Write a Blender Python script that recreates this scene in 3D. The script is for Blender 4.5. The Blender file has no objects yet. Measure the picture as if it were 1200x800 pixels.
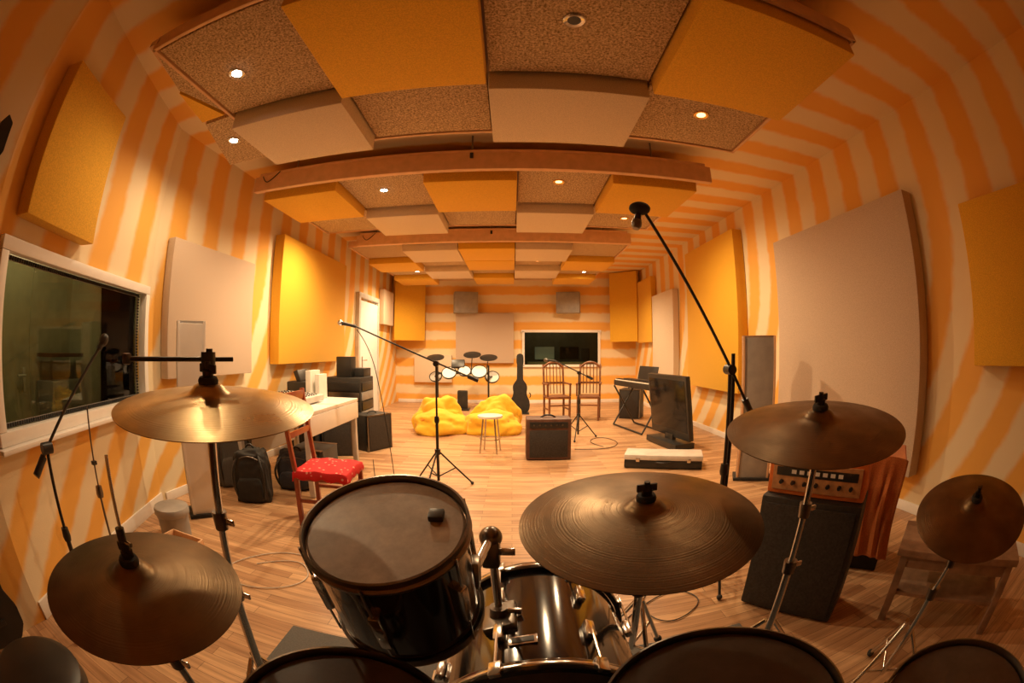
import bpy, bmesh, math, random
from mathutils import Vector, Matrix, Quaternion, Euler, noise
random.seed(7)
SC=bpy.context.scene
COL=SC.collection
# ------------------------------------------------------------------ materials
def new_mat(name):
    m=bpy.data.materials.new(name); m.use_nodes=True
    nt=m.node_tree
    return m,nt,nt.nodes['Principled BSDF']
def N(nt,t,**kw):
    n=nt.nodes.new(t)
    for k,v in kw.items():
        if k in n.inputs: n.inputs[k].default_value=v
        else: setattr(n,k,v)
    return n
def simple(name,col,rough=.5,metal=0,var=.12,scale=8,bump=0,bscale=200,coat=0,spec=None):
    m,nt,b=new_mat(name)
    tc=N(nt,'ShaderNodeTexCoord')
    no=N(nt,'ShaderNodeTexNoise',Scale=scale,Detail=4.0)
    nt.links.new(tc.outputs['Object'],no.inputs['Vector'])
    r=N(nt,'ShaderNodeValToRGB')
    r.color_ramp.elements[0].position=.3; r.color_ramp.elements[1].position=.7
    r.color_ramp.elements[0].color=tuple(c*(1-var) for c in col)+(1,)
    r.color_ramp.elements[1].color=tuple(min(1,c*(1+var)) for c in col)+(1,)
    nt.links.new(no.outputs['Fac'],r.inputs['Fac']); nt.links.new(r.outputs[0],b.inputs['Base Color'])
    b.inputs['Roughness'].default_value=rough; b.inputs['Metallic'].default_value=metal
    if coat: b.inputs['Coat Weight'].default_value=coat; b.inputs['Coat Roughness'].default_value=.08
    if spec is not None: b.inputs['Specular IOR Level'].default_value=spec
    if bump:
        n2=N(nt,'ShaderNodeTexNoise',Scale=bscale,Detail=2.0)
        nt.links.new(tc.outputs['Object'],n2.inputs['Vector'])
        bp=N(nt,'ShaderNodeBump',Strength=bump,Distance=.003)
        nt.links.new(n2.outputs['Fac'],bp.inputs['Height']); nt.links.new(bp.outputs[0],b.inputs['Normal'])
    return m
def emis(name,col,st):
    m,nt,b=new_mat(name)
    b.inputs['Base Color'].default_value=(*col,1)
    b.inputs['Emission Color'].default_value=(*col,1); b.inputs['Emission Strength'].default_value=st
    return m
CREAM=(.80,.67,.45); ORNG=(.82,.43,.085); PITCH=.50
def stripes(name,mode):
    m,nt,b=new_mat(name)
    L=nt.links.new
    g=N(nt,'ShaderNodeNewGeometry'); sp=N(nt,'ShaderNodeSeparateXYZ'); L(g.outputs['Position'],sp.inputs[0])
    def M(op,a,c=None,d=None):
        n=N(nt,'ShaderNodeMath',operation=op)
        for i,v in enumerate((a,c,d)):
            if v is None: continue
            if isinstance(v,(int,float)): n.inputs[i].default_value=v
            else: L(v,n.inputs[i])
        return n.outputs[0]
    if mode=='far': u=M('MULTIPLY',sp.outputs['Z'],1.15)
    elif mode=='ceil': u=sp.outputs['Y']
    elif mode=='back': u=sp.outputs['X']
    else:
        low=M('MAXIMUM',M('SUBTRACT',2.3,sp.outputs['Z']),0.0)
        sq=M('MULTIPLY',M('MULTIPLY',low,low),.30 if mode=='left' else -.20)
        u=M('ADD',sp.outputs['Y'],sq)
    no=N(nt,'ShaderNodeTexNoise',Scale=2.2,Detail=3.0); L(g.outputs['Position'],no.inputs['Vector'])
    u=M('ADD',u,M('MULTIPLY',M('SUBTRACT',no.outputs['Fac'],.5),.05))
    s=M('SINE',M('MULTIPLY',u,2*math.pi/PITCH))
    no2=N(nt,'ShaderNodeTexNoise',Scale=9.0,Detail=5.0); L(g.outputs['Position'],no2.inputs['Vector'])
    s=M('ADD',s,M('MULTIPLY',M('SUBTRACT',no2.outputs['Fac'],.5),.9))
    r=N(nt,'ShaderNodeMapRange'); r.interpolation_type='SMOOTHSTEP'
    L(s,r.inputs['Value']); r.inputs['From Min'].default_value=-.45; r.inputs['From Max'].default_value=.45
    mx=N(nt,'ShaderNodeMix',data_type='RGBA')
    L(r.outputs[0],mx.inputs['Factor']); mx.inputs[6].default_value=(*CREAM,1); mx.inputs[7].default_value=(*ORNG,1)
    L(mx.outputs[2],b.inputs['Base Color']); b.inputs['Roughness'].default_value=.75
    n3=N(nt,'ShaderNodeTexNoise',Scale=90.0,Detail=3.0); L(g.outputs['Position'],n3.inputs['Vector'])
    bp=N(nt,'ShaderNodeBump',Strength=.15,Distance=.004); L(n3.outputs['Fac'],bp.inputs['Height']); L(bp.outputs[0],b.inputs['Normal'])
    return m
def granular():
    m,nt,b=new_mat('wood_wool'); L=nt.links.new
    g=N(nt,'ShaderNodeNewGeometry')
    no=N(nt,'ShaderNodeTexNoise',Scale=75.0,Detail=5.0,Roughness=.75); L(g.outputs['Position'],no.inputs['Vector'])
    r=N(nt,'ShaderNodeValToRGB'); e=r.color_ramp.elements
    e[0].position=.36; e[0].color=(.14,.075,.03,1); e[1].position=.60; e[1].color=(.72,.53,.32,1)
    L(no.outputs['Fac'],r.inputs[0]); L(r.outputs[0],b.inputs['Base Color']); b.inputs['Roughness'].default_value=.9
    bp=N(nt,'ShaderNodeBump',Strength=.7,Distance=.006); L(no.outputs['Fac'],bp.inputs['Height']); L(bp.outputs[0],b.inputs['Normal'])
    return m
def fabric(name,col):
    m,nt,b=new_mat(name); L=nt.links.new
    tc=N(nt,'ShaderNodeTexCoord')
    w1=N(nt,'ShaderNodeTexNoise',Scale=160.0,Detail=2.0); L(tc.outputs['Object'],w1.inputs['Vector'])
    r=N(nt,'ShaderNodeValToRGB'); e=r.color_ramp.elements
    e[0].position=.35; e[1].position=.65
    e[0].color=tuple(c*.86 for c in col)+(1,); e[1].color=tuple(min(1,c*1.1) for c in col)+(1,)
    L(w1.outputs['Fac'],r.inputs[0]); L(r.outputs[0],b.inputs['Base Color'])
    b.inputs['Roughness'].default_value=.9
    b.inputs['Sheen Weight'].default_value=.1
    bp=N(nt,'ShaderNodeBump',Strength=.35,Distance=.002); L(w1.outputs['Fac'],bp.inputs['Height']); L(bp.outputs[0],b.inputs['Normal'])
    return m
def spotted(name,col,col2):
    m,nt,b=new_mat(name); L=nt.links.new
    tc=N(nt,'ShaderNodeTexCoord'); v=N(nt,'ShaderNodeTexVoronoi',Scale=22.0); L(tc.outputs['Object'],v.inputs['Vector'])
    r=N(nt,'ShaderNodeValToRGB'); e=r.color_ramp.elements; e[0].position=.16; e[1].position=.24
    e[0].color=(*col2,1); e[1].color=(*col,1); L(v.outputs['Distance'],r.inputs[0]); L(r.outputs[0],b.inputs['Base Color']); b.inputs['Roughness'].default_value=.85
    return m
def planks():
    m,nt,b=new_mat('laminate_floor'); L=nt.links.new
    g=N(nt,'ShaderNodeNewGeometry')
    br=N(nt,'ShaderNodeTexBrick',Scale=1.0); L(g.outputs['Position'],br.inputs['Vector'])
    br.inputs['Brick Width'].default_value=.62; br.inputs['Row Height'].default_value=.068
    br.inputs['Mortar Size'].default_value=.0012; br.inputs['Mortar Smooth'].default_value=.2
    br.inputs['Color1'].default_value=(.64,.40,.22,1); br.inputs['Color2'].default_value=(.38,.20,.10,1)
    br.inputs['Mortar'].default_value=(.12,.06,.03,1); br.offset=.37; br.inputs['Bias'].default_value=-.15
    mp=N(nt,'ShaderNodeMapping'); mp.inputs['Scale'].default_value=(1.5,26,1); L(g.outputs['Position'],mp.inputs[0])
    no=N(nt,'ShaderNodeTexNoise',Scale=1.6,Detail=6.0,Roughness=.6); L(mp.outputs[0],no.inputs['Vector'])
    r=N(nt,'ShaderNodeValToRGB'); r.color_ramp.elements[0].color=(.62,.58,.55,1); r.color_ramp.elements[1].color=(1.1,1.1,1.1,1)
    r.color_ramp.elements[0].position=.3; r.color_ramp.elements[1].position=.65
    L(no.outputs['Fac'],r.inputs[0])
    mx=N(nt,'ShaderNodeMix',data_type='RGBA',blend_type='MULTIPLY'); mx.inputs[0].default_value=1
    L(br.outputs['Color'],mx.inputs[6]); L(r.outputs[0],mx.inputs[7]); L(mx.outputs[2],b.inputs['Base Color'])
    b.inputs['Roughness'].default_value=.36; b.inputs['Specular IOR Level'].default_value=.4
    return m
def cymbal_mat(name,col,rough):
    m,nt,b=new_mat(name); L=nt.links.new
    tc=N(nt,'ShaderNodeTexCoord'); sp=N(nt,'ShaderNodeSeparateXYZ'); L(tc.outputs['Object'],sp.inputs[0])
    cb=N(nt,'ShaderNodeCombineXYZ'); L(sp.outputs[0],cb.inputs[0]); L(sp.outputs[1],cb.inputs[1])
    ln=N(nt,'ShaderNodeVectorMath',operation='LENGTH'); L(cb.outputs[0],ln.inputs[0])
    c2=N(nt,'ShaderNodeCombineXYZ'); L(ln.outputs['Value'],c2.inputs[0])
    ring=N(nt,'ShaderNodeTexNoise',Scale=330.0,Detail=3.0); L(c2.outputs[0],ring.inputs['Vector'])
    sm=N(nt,'ShaderNodeTexNoise',Scale=9.0,Detail=5.0); L(tc.outputs['Object'],sm.inputs['Vector'])
    r=N(nt,'ShaderNodeValToRGB'); e=r.color_ramp.elements; e[0].position=.32; e[1].position=.7
    e[0].color=tuple(c*.55 for c in col)+(1,); e[1].color=(*col,1); L(sm.outputs['Fac'],r.inputs[0])
    L(r.outputs[0],b.inputs['Base Color']); b.inputs['Metallic'].default_value=1
    mr=N(nt,'ShaderNodeMapRange'); L(sm.outputs['Fac'],mr.inputs[0]); mr.inputs[1].default_value=.3; mr.inputs[2].default_value=.7
    mr.inputs[3].default_value=rough+.12; mr.inputs[4].default_value=rough; L(mr.outputs[0],b.inputs['Roughness'])
    bp=N(nt,'ShaderNodeBump',Strength=.45,Distance=.0014); L(ring.outputs['Fac'],bp.inputs['Height']); L(bp.outputs[0],b.inputs['Normal'])
    return m
def headmat(name,col):
    m,nt,b=new_mat(name); L=nt.links.new
    tc=N(nt,'ShaderNodeTexCoord')
    sm=N(nt,'ShaderNodeTexNoise',Scale=14.0,Detail=6.0,Roughness=.7); L(tc.outputs['Object'],sm.inputs['Vector'])
    r=N(nt,'ShaderNodeValToRGB'); e=r.color_ramp.elements; e[0].position=.35; e[1].position=.68
    e[0].color=tuple(c*.6 for c in col)+(1,); e[1].color=(*col,1); L(sm.outputs['Fac'],r.inputs[0]); L(r.outputs[0],b.inputs['Base Color'])
    b.inputs['Roughness'].default_value=.42
    return m
def clear_glass():
    m,nt,b=new_mat('window_glass'); L=nt.links.new
    nt.nodes.remove(b); o=[n for n in nt.nodes if n.type=='OUTPUT_MATERIAL'][0]
    t=N(nt,'ShaderNodeBsdfTransparent'); t.inputs[0].default_value=(.60,.62,.50,1)
    gl=N(nt,'ShaderNodeBsdfGlossy'); gl.inputs['Roughness'].default_value=.01; gl.inputs['Color'].default_value=(.8,.8,.8,1)
    f=N(nt,'ShaderNodeFresnel'); f.inputs['IOR'].default_value=1.25
    mx=N(nt,'ShaderNodeMixShader'); L(f.outputs[0],mx.inputs[0]); L(t.outputs[0],mx.inputs[1]); L(gl.outputs[0],mx.inputs[2]); L(mx.outputs[0],o.inputs[0])
    return m
MAT=dict(
 left=stripes('striped_paint_left','left'), right=stripes('striped_paint_right','right'), far=stripes('striped_paint_far','far'),
 ceil=stripes('striped_paint_ceiling','ceil'), back=stripes('striped_paint_back','back'),
 gran=granular(), yel=fabric('yellow_fabric',(.76,.42,.03)), bei=fabric('beige_fabric',(.54,.42,.32)), whi=fabric('offwhite_fabric',(.70,.58,.44)),
 yelb=fabric('beanbag_yellow',(.80,.48,.03)),
 floor=planks(), glassc=clear_glass(),
 pine=simple('pine_wood',(.70,.43,.24),.55,0,.08,14,.1,60), wood=simple('brown_wood',(.20,.08,.035),.4,0,.3,12), redwood=simple('red_wood',(.30,.06,.025),.35,0,.2,12,coat=.3),
 oak=simple('oak_wood',(.30,.18,.11),.5,0,.25,16,.1,80),
 pvc=simple('white_pvc',(.84,.81,.77),.35,0,.03), grey=simple('grey_plastic',(.32,.30,.28),.6), lgrey=simple('light_grey',(.60,.57,.53),.5),
 olive=simple('control_room_wall',(.42,.40,.30),.8), doorw=simple('door_paint',(.80,.82,.85),.4,0,.03),
 blk=simple('black_plastic',(.018,.017,.016),.38,0,.3), matb=simple('matte_black',(.02,.018,.016),.8,0,.3,20,.3,200), gl=simple('black_lacquer',(.010,.009,.010),.12,0,.2,coat=.6),
 chrome=simple('chrome',(.60,.58,.55),.18,1,.05), steel=simple('dark_steel',(.20,.18,.16),.3,1,.2), brass=simple('brass',(.8,.5,.15),.25,1),
 head=headmat('coated_drumhead',(.46,.37,.28)), headd=headmat('dark_drumhead',(.085,.06,.045)), whead=simple('white_mesh_head',(.8,.78,.74),.5,0,.03),
 cym=cymbal_mat('bronze_cymbal',(.50,.35,.16),.26), cymd=cymbal_mat('dark_bronze_cymbal',(.21,.14,.075),.30),
 red=spotted('red_patterned_cloth',(.62,.015,.02),(.75,.35,.28)), org=simple('orange_tolex',(.70,.18,.03),.6,0,.15,30,.4,300), orgc=fabric('orange_cloth',(.55,.17,.04)),
 grille=simple('speaker_grille',(.03,.025,.022),.7,0,.4,90,.6,350), tolex=simple('black_tolex',(.02,.018,.016),.55,0,.3,60,.5,400),
 rug=fabric('grey_rug',(.11,.105,.10)), navy=fabric('dark_bag_fabric',(.035,.035,.045)), screen=simple('tv_screen',(.008,.009,.010),.12,0,.1,spec=.25), keyw=simple('white_keys',(.85,.82,.75),.3,0,.02),
 bulb=emis('lamp_bulb',(1,.88,.72),60), bulb2=emis('lamp_bulb_dim',(1,.6,.25),3), mon=emis('monitor_glow',(.5,.55,.5),.15),
 rubber=simple('rubber',(.03,.03,.03),.8), paper=simple('paper',(.8,.78,.72),.8,0,.03), amp=simple('amp_brown',(.10,.04,.022),.5,0,.3,20),
 panelor=simple('amp_faceplate',(.55,.28,.12),.5,0,.2,30),
)
# ------------------------------------------------------------------ geometry helpers
class G:
    def __init__(s,name,loc=(0,0,0),rz=0):
        s.e=bpy.data.objects.new(name,None); s.e.location=loc; s.e.rotation_euler=(0,0,rz)
        s.e.empty_display_size=.1
        COL.objects.link(s.e)
def put(g,name,me,mat,loc=(0,0,0),rot=None,smooth=False):
    o=bpy.data.objects.new(name,me); COL.objects.link(o)
    if mat is not None: me.materials.append(MAT[mat] if isinstance(mat,str) else mat)
    o.location=loc
    if rot is not None:
        if isinstance(rot,Quaternion): o.rotation_mode='QUATERNION'; o.rotation_quaternion=rot
        else: o.rotation_euler=rot
    if smooth:
        for p in me.polygons: p.use_smooth=True
        try: me.set_sharp_from_angle(angle=math.radians(38))
        except Exception: pass
    if g is not None: o.parent=g.e
    return o
def box(g,name,c,size,mat,bev=.004,rot=None):
    bm=bmesh.new(); bmesh.ops.create_cube(bm,size=1)
    for v in bm.verts: v.co=Vector((v.co.x*size[0],v.co.y*size[1],v.co.z*size[2]))
    if bev: bmesh.ops.bevel(bm,geom=bm.edges[:],offset=min(bev,min(size)*.3),segments=2,affect='EDGES',profile=.6)
    me=bpy.data.meshes.new(name); bm.to_mesh(me); bm.free()
    return put(g,name,me,mat,c,rot,True)
def boxes(g,name,lst,mat,loc=(0,0,0),rot=None,bev=0):
    bm=bmesh.new()
    for c,s in lst:
        r=bmesh.ops.create_cube(bm,size=1)
        for v in r['verts']: v.co=Vector((v.co.x*s[0]+c[0],v.co.y*s[1]+c[1],v.co.z*s[2]+c[2]))
    if bev: bmesh.ops.bevel(bm,geom=bm.edges[:],offset=bev,segments=1,affect='EDGES')
    me=bpy.data.meshes.new(name); bm.to_mesh(me); bm.free()
    return put(g,name,me,mat,loc,rot)
def prism(g,name,pts,z0,z1,mat,bev=0,loc=(0,0,0),rot=None):
    bm=bmesh.new()
    a=[bm.verts.new((x,y,z0)) for x,y in pts]; b=[bm.verts.new((x,y,z1)) for x,y in pts]
    n=len(pts); bm.faces.new(a[::-1]); bm.faces.new(b)
    for i in range(n): bm.faces.new((a[i],a[(i+1)%n],b[(i+1)%n],b[i]))
    bmesh.ops.recalc_face_normals(bm,faces=bm.faces[:])
    if bev: bmesh.ops.bevel(bm,geom=bm.edges[:],offset=bev,segments=2,affect='EDGES')
    me=bpy.data.meshes.new(name); bm.to_mesh(me); bm.free()
    return put(g,name,me,mat,loc,rot,bool(bev))
def lathe(g,name,prof,mat,loc=(0,0,0),rot=None,seg=48):
    bm=bmesh.new(); rings=[]
    for r,z in prof:
        if r<1e-5: rings.append([bm.verts.new((0,0,z))])
        else: rings.append([bm.verts.new((r*math.cos(2*math.pi*i/seg),r*math.sin(2*math.pi*i/seg),z)) for i in range(seg)])
    for a,b in zip(rings,rings[1:]):
        for i in range(seg):
            j=(i+1)%seg
            if len(a)==1 and len(b)==1: break
            if len(a)==1: bm.faces.new((a[0],b[i],b[j]))
            elif len(b)==1: bm.faces.new((a[i],b[0],a[j]))
            else: bm.faces.new((a[i],b[i],b[j],a[j]))
    bmesh.ops.recalc_face_normals(bm,faces=bm.faces[:])
    me=bpy.data.meshes.new(name); bm.to_mesh(me); bm.free()
    return put(g,name,me,mat,loc,rot,True)
def qz(v): return Vector((0,0,1)).rotation_difference(Vector(v).normalized())
def tube(g,name,p1,p2,r,mat,r2=None,seg=14):
    p1=Vector(p1);p2=Vector(p2);d=p2-p1;L=d.length; r2=r if r2 is None else r2
    return lathe(g,name,[(0,0),(r,0),(r2,L),(0,L)],mat,p1,qz(d),seg)
def wire(g,name,pts,r,mat):
    cu=bpy.data.curves.new(name,'CURVE'); cu.dimensions='3D'; cu.bevel_depth=r; cu.bevel_resolution=2
    s=cu.splines.new('NURBS'); s.points.add(len(pts)-1)
    for p,q in zip(s.points,pts): p.co=(*q,1)
    s.use_endpoint_u=True; s.order_u=3
    cu.materials.append(MAT[mat]); o=bpy.data.objects.new(name,cu); COL.objects.link(o)
    if g: o.parent=g.e
    return o
def sph(g,name,c,r,mat,sc=(1,1,1),rot=None,seg=20):
    bm=bmesh.new(); bmesh.ops.create_uvsphere(bm,u_segments=seg,v_segments=seg//2+2,radius=r)
    for v in bm.verts: v.co=Vector((v.co.x*sc[0],v.co.y*sc[1],v.co.z*sc[2]))
    me=bpy.data.meshes.new(name); bm.to_mesh(me); bm.free()
    return put(g,name,me,mat,c,rot,True)
# ------------------------------------------------------------------ room shell
H=3.15; XR=3.05; XL=-2.85; YF=10.2; YB=-2.0
A=Vector((-2.15,.5)); B=Vector((XL,2.35)); wd=(B-A).normalized(); WA=math.atan2(wd.y,wd.x)
outline=[(-2.15,YB),(A.x,A.y),(B.x,B.y),(XL,YF),(XR,YF),(XR,YB)]
prism(None,'floor',outline,-.1,0,'floor')
prism(None,'ceiling',outline,H,H+.1,'ceil')
def wall(name,p,q,mat,t=.12,z0=0,z1=H):
    p=Vector(p);q=Vector(q);d=(q-p).normalized(); n=Vector((-d.y,d.x))
    return prism(None,name,[tuple(p),tuple(q),tuple(q+n*t),tuple(p+n*t)],z0,z1,mat)
wlen=(B-A).length
def wp(s,off=0):
    n=Vector((wd.y,-wd.x)); return A+wd*s+n*off
s0=(0.568-.5)/wd.y; s1=(2.28-.5)/wd.y; WZ0,WZ1=.83,1.74
def holed(name,segs,fn,mat):
    bm=bmesh.new()
    for sa,sb,za,zb in segs:
        pts=[fn(sa,0),fn(sb,0),fn(sb,-.12),fn(sa,-.12)]
        a=[bm.verts.new((p.x,p.y,za)) for p in pts]; b=[bm.verts.new((p.x,p.y,zb)) for p in pts]
        bm.faces.new(a); bm.faces.new(b)
        for i in range(4): bm.faces.new((a[i],a[(i+1)%4],b[(i+1)%4],b[i]))
    bmesh.ops.recalc_face_normals(bm,faces=bm.faces[:])
    me=bpy.data.meshes.new(name); bm.to_mesh(me); bm.free(); return put(None,name,me,mat)
holed('wall_left_angled',((0,s0,0,H),(s1,wlen,0,H),(s0,s1,0,WZ0),(s0,s1,WZ1,H)),wp,'left')
wall('wall_left_rear',(-2.15,YB),(-2.15,.5),'left')
wall('wall_left',(XL,2.35),(XL,YF),'left')
wall('wall_right',(XR,YF),(XR,YB),'right')
FX0,FX1,FZ0,FZ1=.27,2.11,.90,1.73
holed('wall_far',((XL,FX0,0,H),(FX1,XR,0,H),(FX0,FX1,0,FZ0),(FX0,FX1,FZ1,H)),lambda s,o:Vector((s,YF-o)),'far')
wall('wall_back',(XR,YB),(-2.15,YB),'back')
box(None,'baseboard_right',(XR-.008,4.1,.04),(.016,12.1,.08),'pvc',.003)
box(None,'baseboard_left',(XL+.008,4.85,.04),(.016,4.9,.08),'pvc',.003)
bb=wp(wlen/2,.009); box(None,'baseboard_left_angled',(bb.x,bb.y,.05),(wlen-.03,.016,.10),'pvc',.003,(0,0,WA))
box(None,'baseboard_far',(.1,YF-.008,.04),(5.8,.016,.08),'pvc',.003)
def local_wall(name,s,z,off=0):
    p=wp(s,off); return G(name,(p.x,p.y,z),WA)
sc=(s0+s1)/2; sw=s1-s0; zc=(WZ0+WZ1)/2; zh=WZ1-WZ0
g=local_wall('window_1',sc,zc)
f=.065
for nm,c,s in (('frame_top',(0,-.01,zh/2-f/2),(sw,.07,f)),('frame_bottom',(0,-.01,-zh/2+f/2),(sw,.07,f)),
               ('frame_near',(-sw/2+f/2,-.01,0),(f,.07,zh-2*f)),('frame_far',(sw/2-f/2,-.01,0),(f,.07,zh-2*f))):
    box(g,nm,c,s,'pvc',.008)
iw=sw-2*f; ih=zh-2*f
box(g,'glass',(0,.05,0),(iw,.006,ih),'glassc',0)
lst=[]
for i in range(int(iw/.022)):
    for zz in (-ih/2+.012,ih/2-.012): lst.append(((-iw/2+.011+i*.022,.036,zz),(.011,.012,.02)))
for i in range(int(ih/.022)): lst.append(((iw/2-.012,.036,-ih/2+.011+i*.022),(.02,.012,.011)))
boxes(g,'foam_teeth',lst,'rubber')
boxes(g,'spacer',[((0,.042,-ih/2+.012),(iw,.004,.024)),((0,.042,ih/2-.012),(iw,.004,.024)),((iw/2-.012,.042,0),(.024,.004,ih)),((-iw/2+.012,.042,0),(.024,.004,ih))],'grey')
box(g,'sill',(0,-.05,-zh/2-.012),(sw+.06,.09,.024),'pvc',.006)
# control room behind window 1
p=wp(sc,-.13); g=G('wall_control_room',(p.x,p.y,0),WA)
boxes(g,'shell',[((0,1.0,1.3),(2.2,.05,2.6)),((-1.1,.5,1.3),(.05,1.0,2.6)),((1.1,.5,1.3),(.05,1.0,2.6)),((0,.5,2.62),(2.25,1.05,.05)),((0,.5,-.02),(2.25,1.05,.05))],'olive')
g=G('door_2',(p.x,p.y,0),WA); box(g,'leaf',(-.05,.95,1.03),(.85,.04,2.05),'olive',.005); box(g,'handle_plate',(.28,.92,1.02),(.035,.012,.18),'lgrey',.003); tube(g,'handle_lever',(.28,.89,1.05),(.17,.89,1.05),.011,'lgrey')
boxes(g,'frame',[((-.5,.95,1.05),(.06,.06,2.1)),((.4,.95,1.05),(.06,.06,2.1)),((-.05,.95,2.1),(.96,.06,.06))],'olive')
g=G('control_room_shelf',(p.x,p.y,0),WA); box(g,'board',(.75,.82,1.2),(.5,.25,.03),'wood',.003); box(g,'cabinet',(.75,.82,.5),(.5,.25,1.0),'grey',.005)
l=bpy.data.lights.new('control_room_lamp','POINT'); l.energy=16; l.color=(1,.84,.55); l.shadow_soft_size=.08
o=bpy.data.objects.new('control_room_lamp',l); COL.objects.link(o); q2=wp(sc,-.5); o.location=(q2.x,q2.y,2.35)
# door 1
g=G('door_1',(XL,7.95,0))
box(g,'leaf',(.045,0,1.10),(.05,1.04,2.18),'doorw',.006)
for nm,c,s in (('jamb_near',(.04,-.57,1.13),(.08,.09,2.26)),('jamb_far',(.04,.57,1.13),(.08,.09,2.26)),('lintel',(.04,0,2.29),(.08,1.23,.09))): box(g,nm,c,s,'lgrey',.006)
box(g,'handle_plate',(.075,-.42,1.05),(.012,.04,.2),'chrome',.004); tube(g,'handle_post',(.08,-.42,1.08),(.13,-.42,1.08),.009,'chrome'); tube(g,'handle_lever',(.13,-.43,1.08),(.13,-.30,1.08),.01,'chrome')
# far window
g=G('window_2',((FX0+FX1)/2,YF,(FZ0+FZ1)/2))
W,HH=FX1-FX0,FZ1-FZ0
for nm,c,s in (('frame_top',(0,-.02,HH/2),(W+.1,.06,.06)),('frame_bottom',(0,-.02,-HH/2),(W+.1,.06,.06)),('frame_left',(-W/2,-.02,0),(.06,.06,HH)),('frame_right',(W/2,-.02,0),(.06,.06,HH))): box(g,nm,c,s,'pvc',.006)
box(g,'glass',(0,.04,0),(W,.006,HH),'glassc',0)
g=G('wall_far_room',(1.19,YF+.13,0))
boxes(g,'shell',[((0,1.5,1.3),(2.6,.05,2.6)),((-1.3,.75,1.3),(.05,1.5,2.6)),((1.3,.75,1.3),(.05,1.5,2.6)),((0,.75,2.62),(2.65,1.55,.05)),((0,.75,-.02),(2.65,1.55,.05))],'grey')
g=G('studio_console',(1.19,YF+.6,0)); box(g,'desk',(0,.1,.5),(1.6,.6,.95),'lgrey',.01); box(g,'monitor_a',(-.35,.2,1.2),(.5,.04,.32),'mon',.006); box(g,'monitor_b',(.3,.2,1.2),(.5,.04,.32),'blk',.006); box(g,'loudspeaker',(.72,.2,1.15),(.2,.2,.34),'blk',.01)
l=bpy.data.lights.new('far_room_lamp','POINT'); l.energy=6; l.color=(1,.8,.5); l.shadow_soft_size=.08
o=bpy.data.objects.new('far_room_lamp',l); COL.objects.link(o); o.location=(1.0,YF+.9,2.4)
# ------------------------------------------------------------------ wall panels
def panel(name,c,size,mat,rz=0): return box(None,name,c,size,mat,.012,(0,0,rz))
def wall_panel_left(mat,sa,sb,z0,z1,t):
    p=wp((sa+sb)/2,t/2+.005); return panel('acoustic_wall_panel',(p.x,p.y,(z0+z1)/2),(sb-sa,t,z1-z0),mat,WA)
wall_panel_left('yel',.16,.86,1.84,2.66,.12)
panel('acoustic_wall_panel',(XL+.06,3.17,1.6),(.10,1.34,1.16),'bei')
panel('acoustic_wall_panel',(XL+.08,5.42,1.87),(.14,2.1,1.55),'yel')
panel('acoustic_wall_panel',(XL+.07,9.1,2.2),(.12,.75,.75),'whi')
panel('acoustic_wall_panel',(XR-.07,9.1,2.14),(.12,1.1,1.4),'yel')
panel('acoustic_wall_panel',(XR-.07,7.9,1.56),(.12,1.2,1.66),'whi')
panel('acoustic_wall_panel',(XR-.085,5.7,1.78),(.16,1.7,2.16),'yel')
panel('acoustic_wall_panel',(XR-.08,2.9,1.38),(.14,2.05,2.14),'bei')
panel('acoustic_wall_panel',(XR-.08,.97,1.67),(.14,.70,1.05),'yel')
panel('acoustic_wall_panel',(-.65,YF-.06,1.56),(1.38,.1,1.18),'bei')
panel('acoustic_wall_panel',(-1.9,YF-.06,.83),(.92,.1,.66),'whi')
panel('bass_trap',(-2.42,YF-.42,2.3),(.80,.12,1.6),'yel',math.radians(38))
panel('bass_trap',(2.66,YF-.40,2.3),(.74,.12,1.66),'yel',math.radians(-42))
for x in (-1.1,1.34):
    g=G('wall_speaker',(x,YF-.17,2.40),.25 if x<0 else -.25)
    box(g,'cabinet',(0,0,0),(.56,.24,.5),'grey',.01); box(g,'grille',(0,-.125,0),(.50,.012,.44),'grey',.004); box(g,'bracket',(0,.12,0),(.1,.06,.1),'blk',.004)
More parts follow.
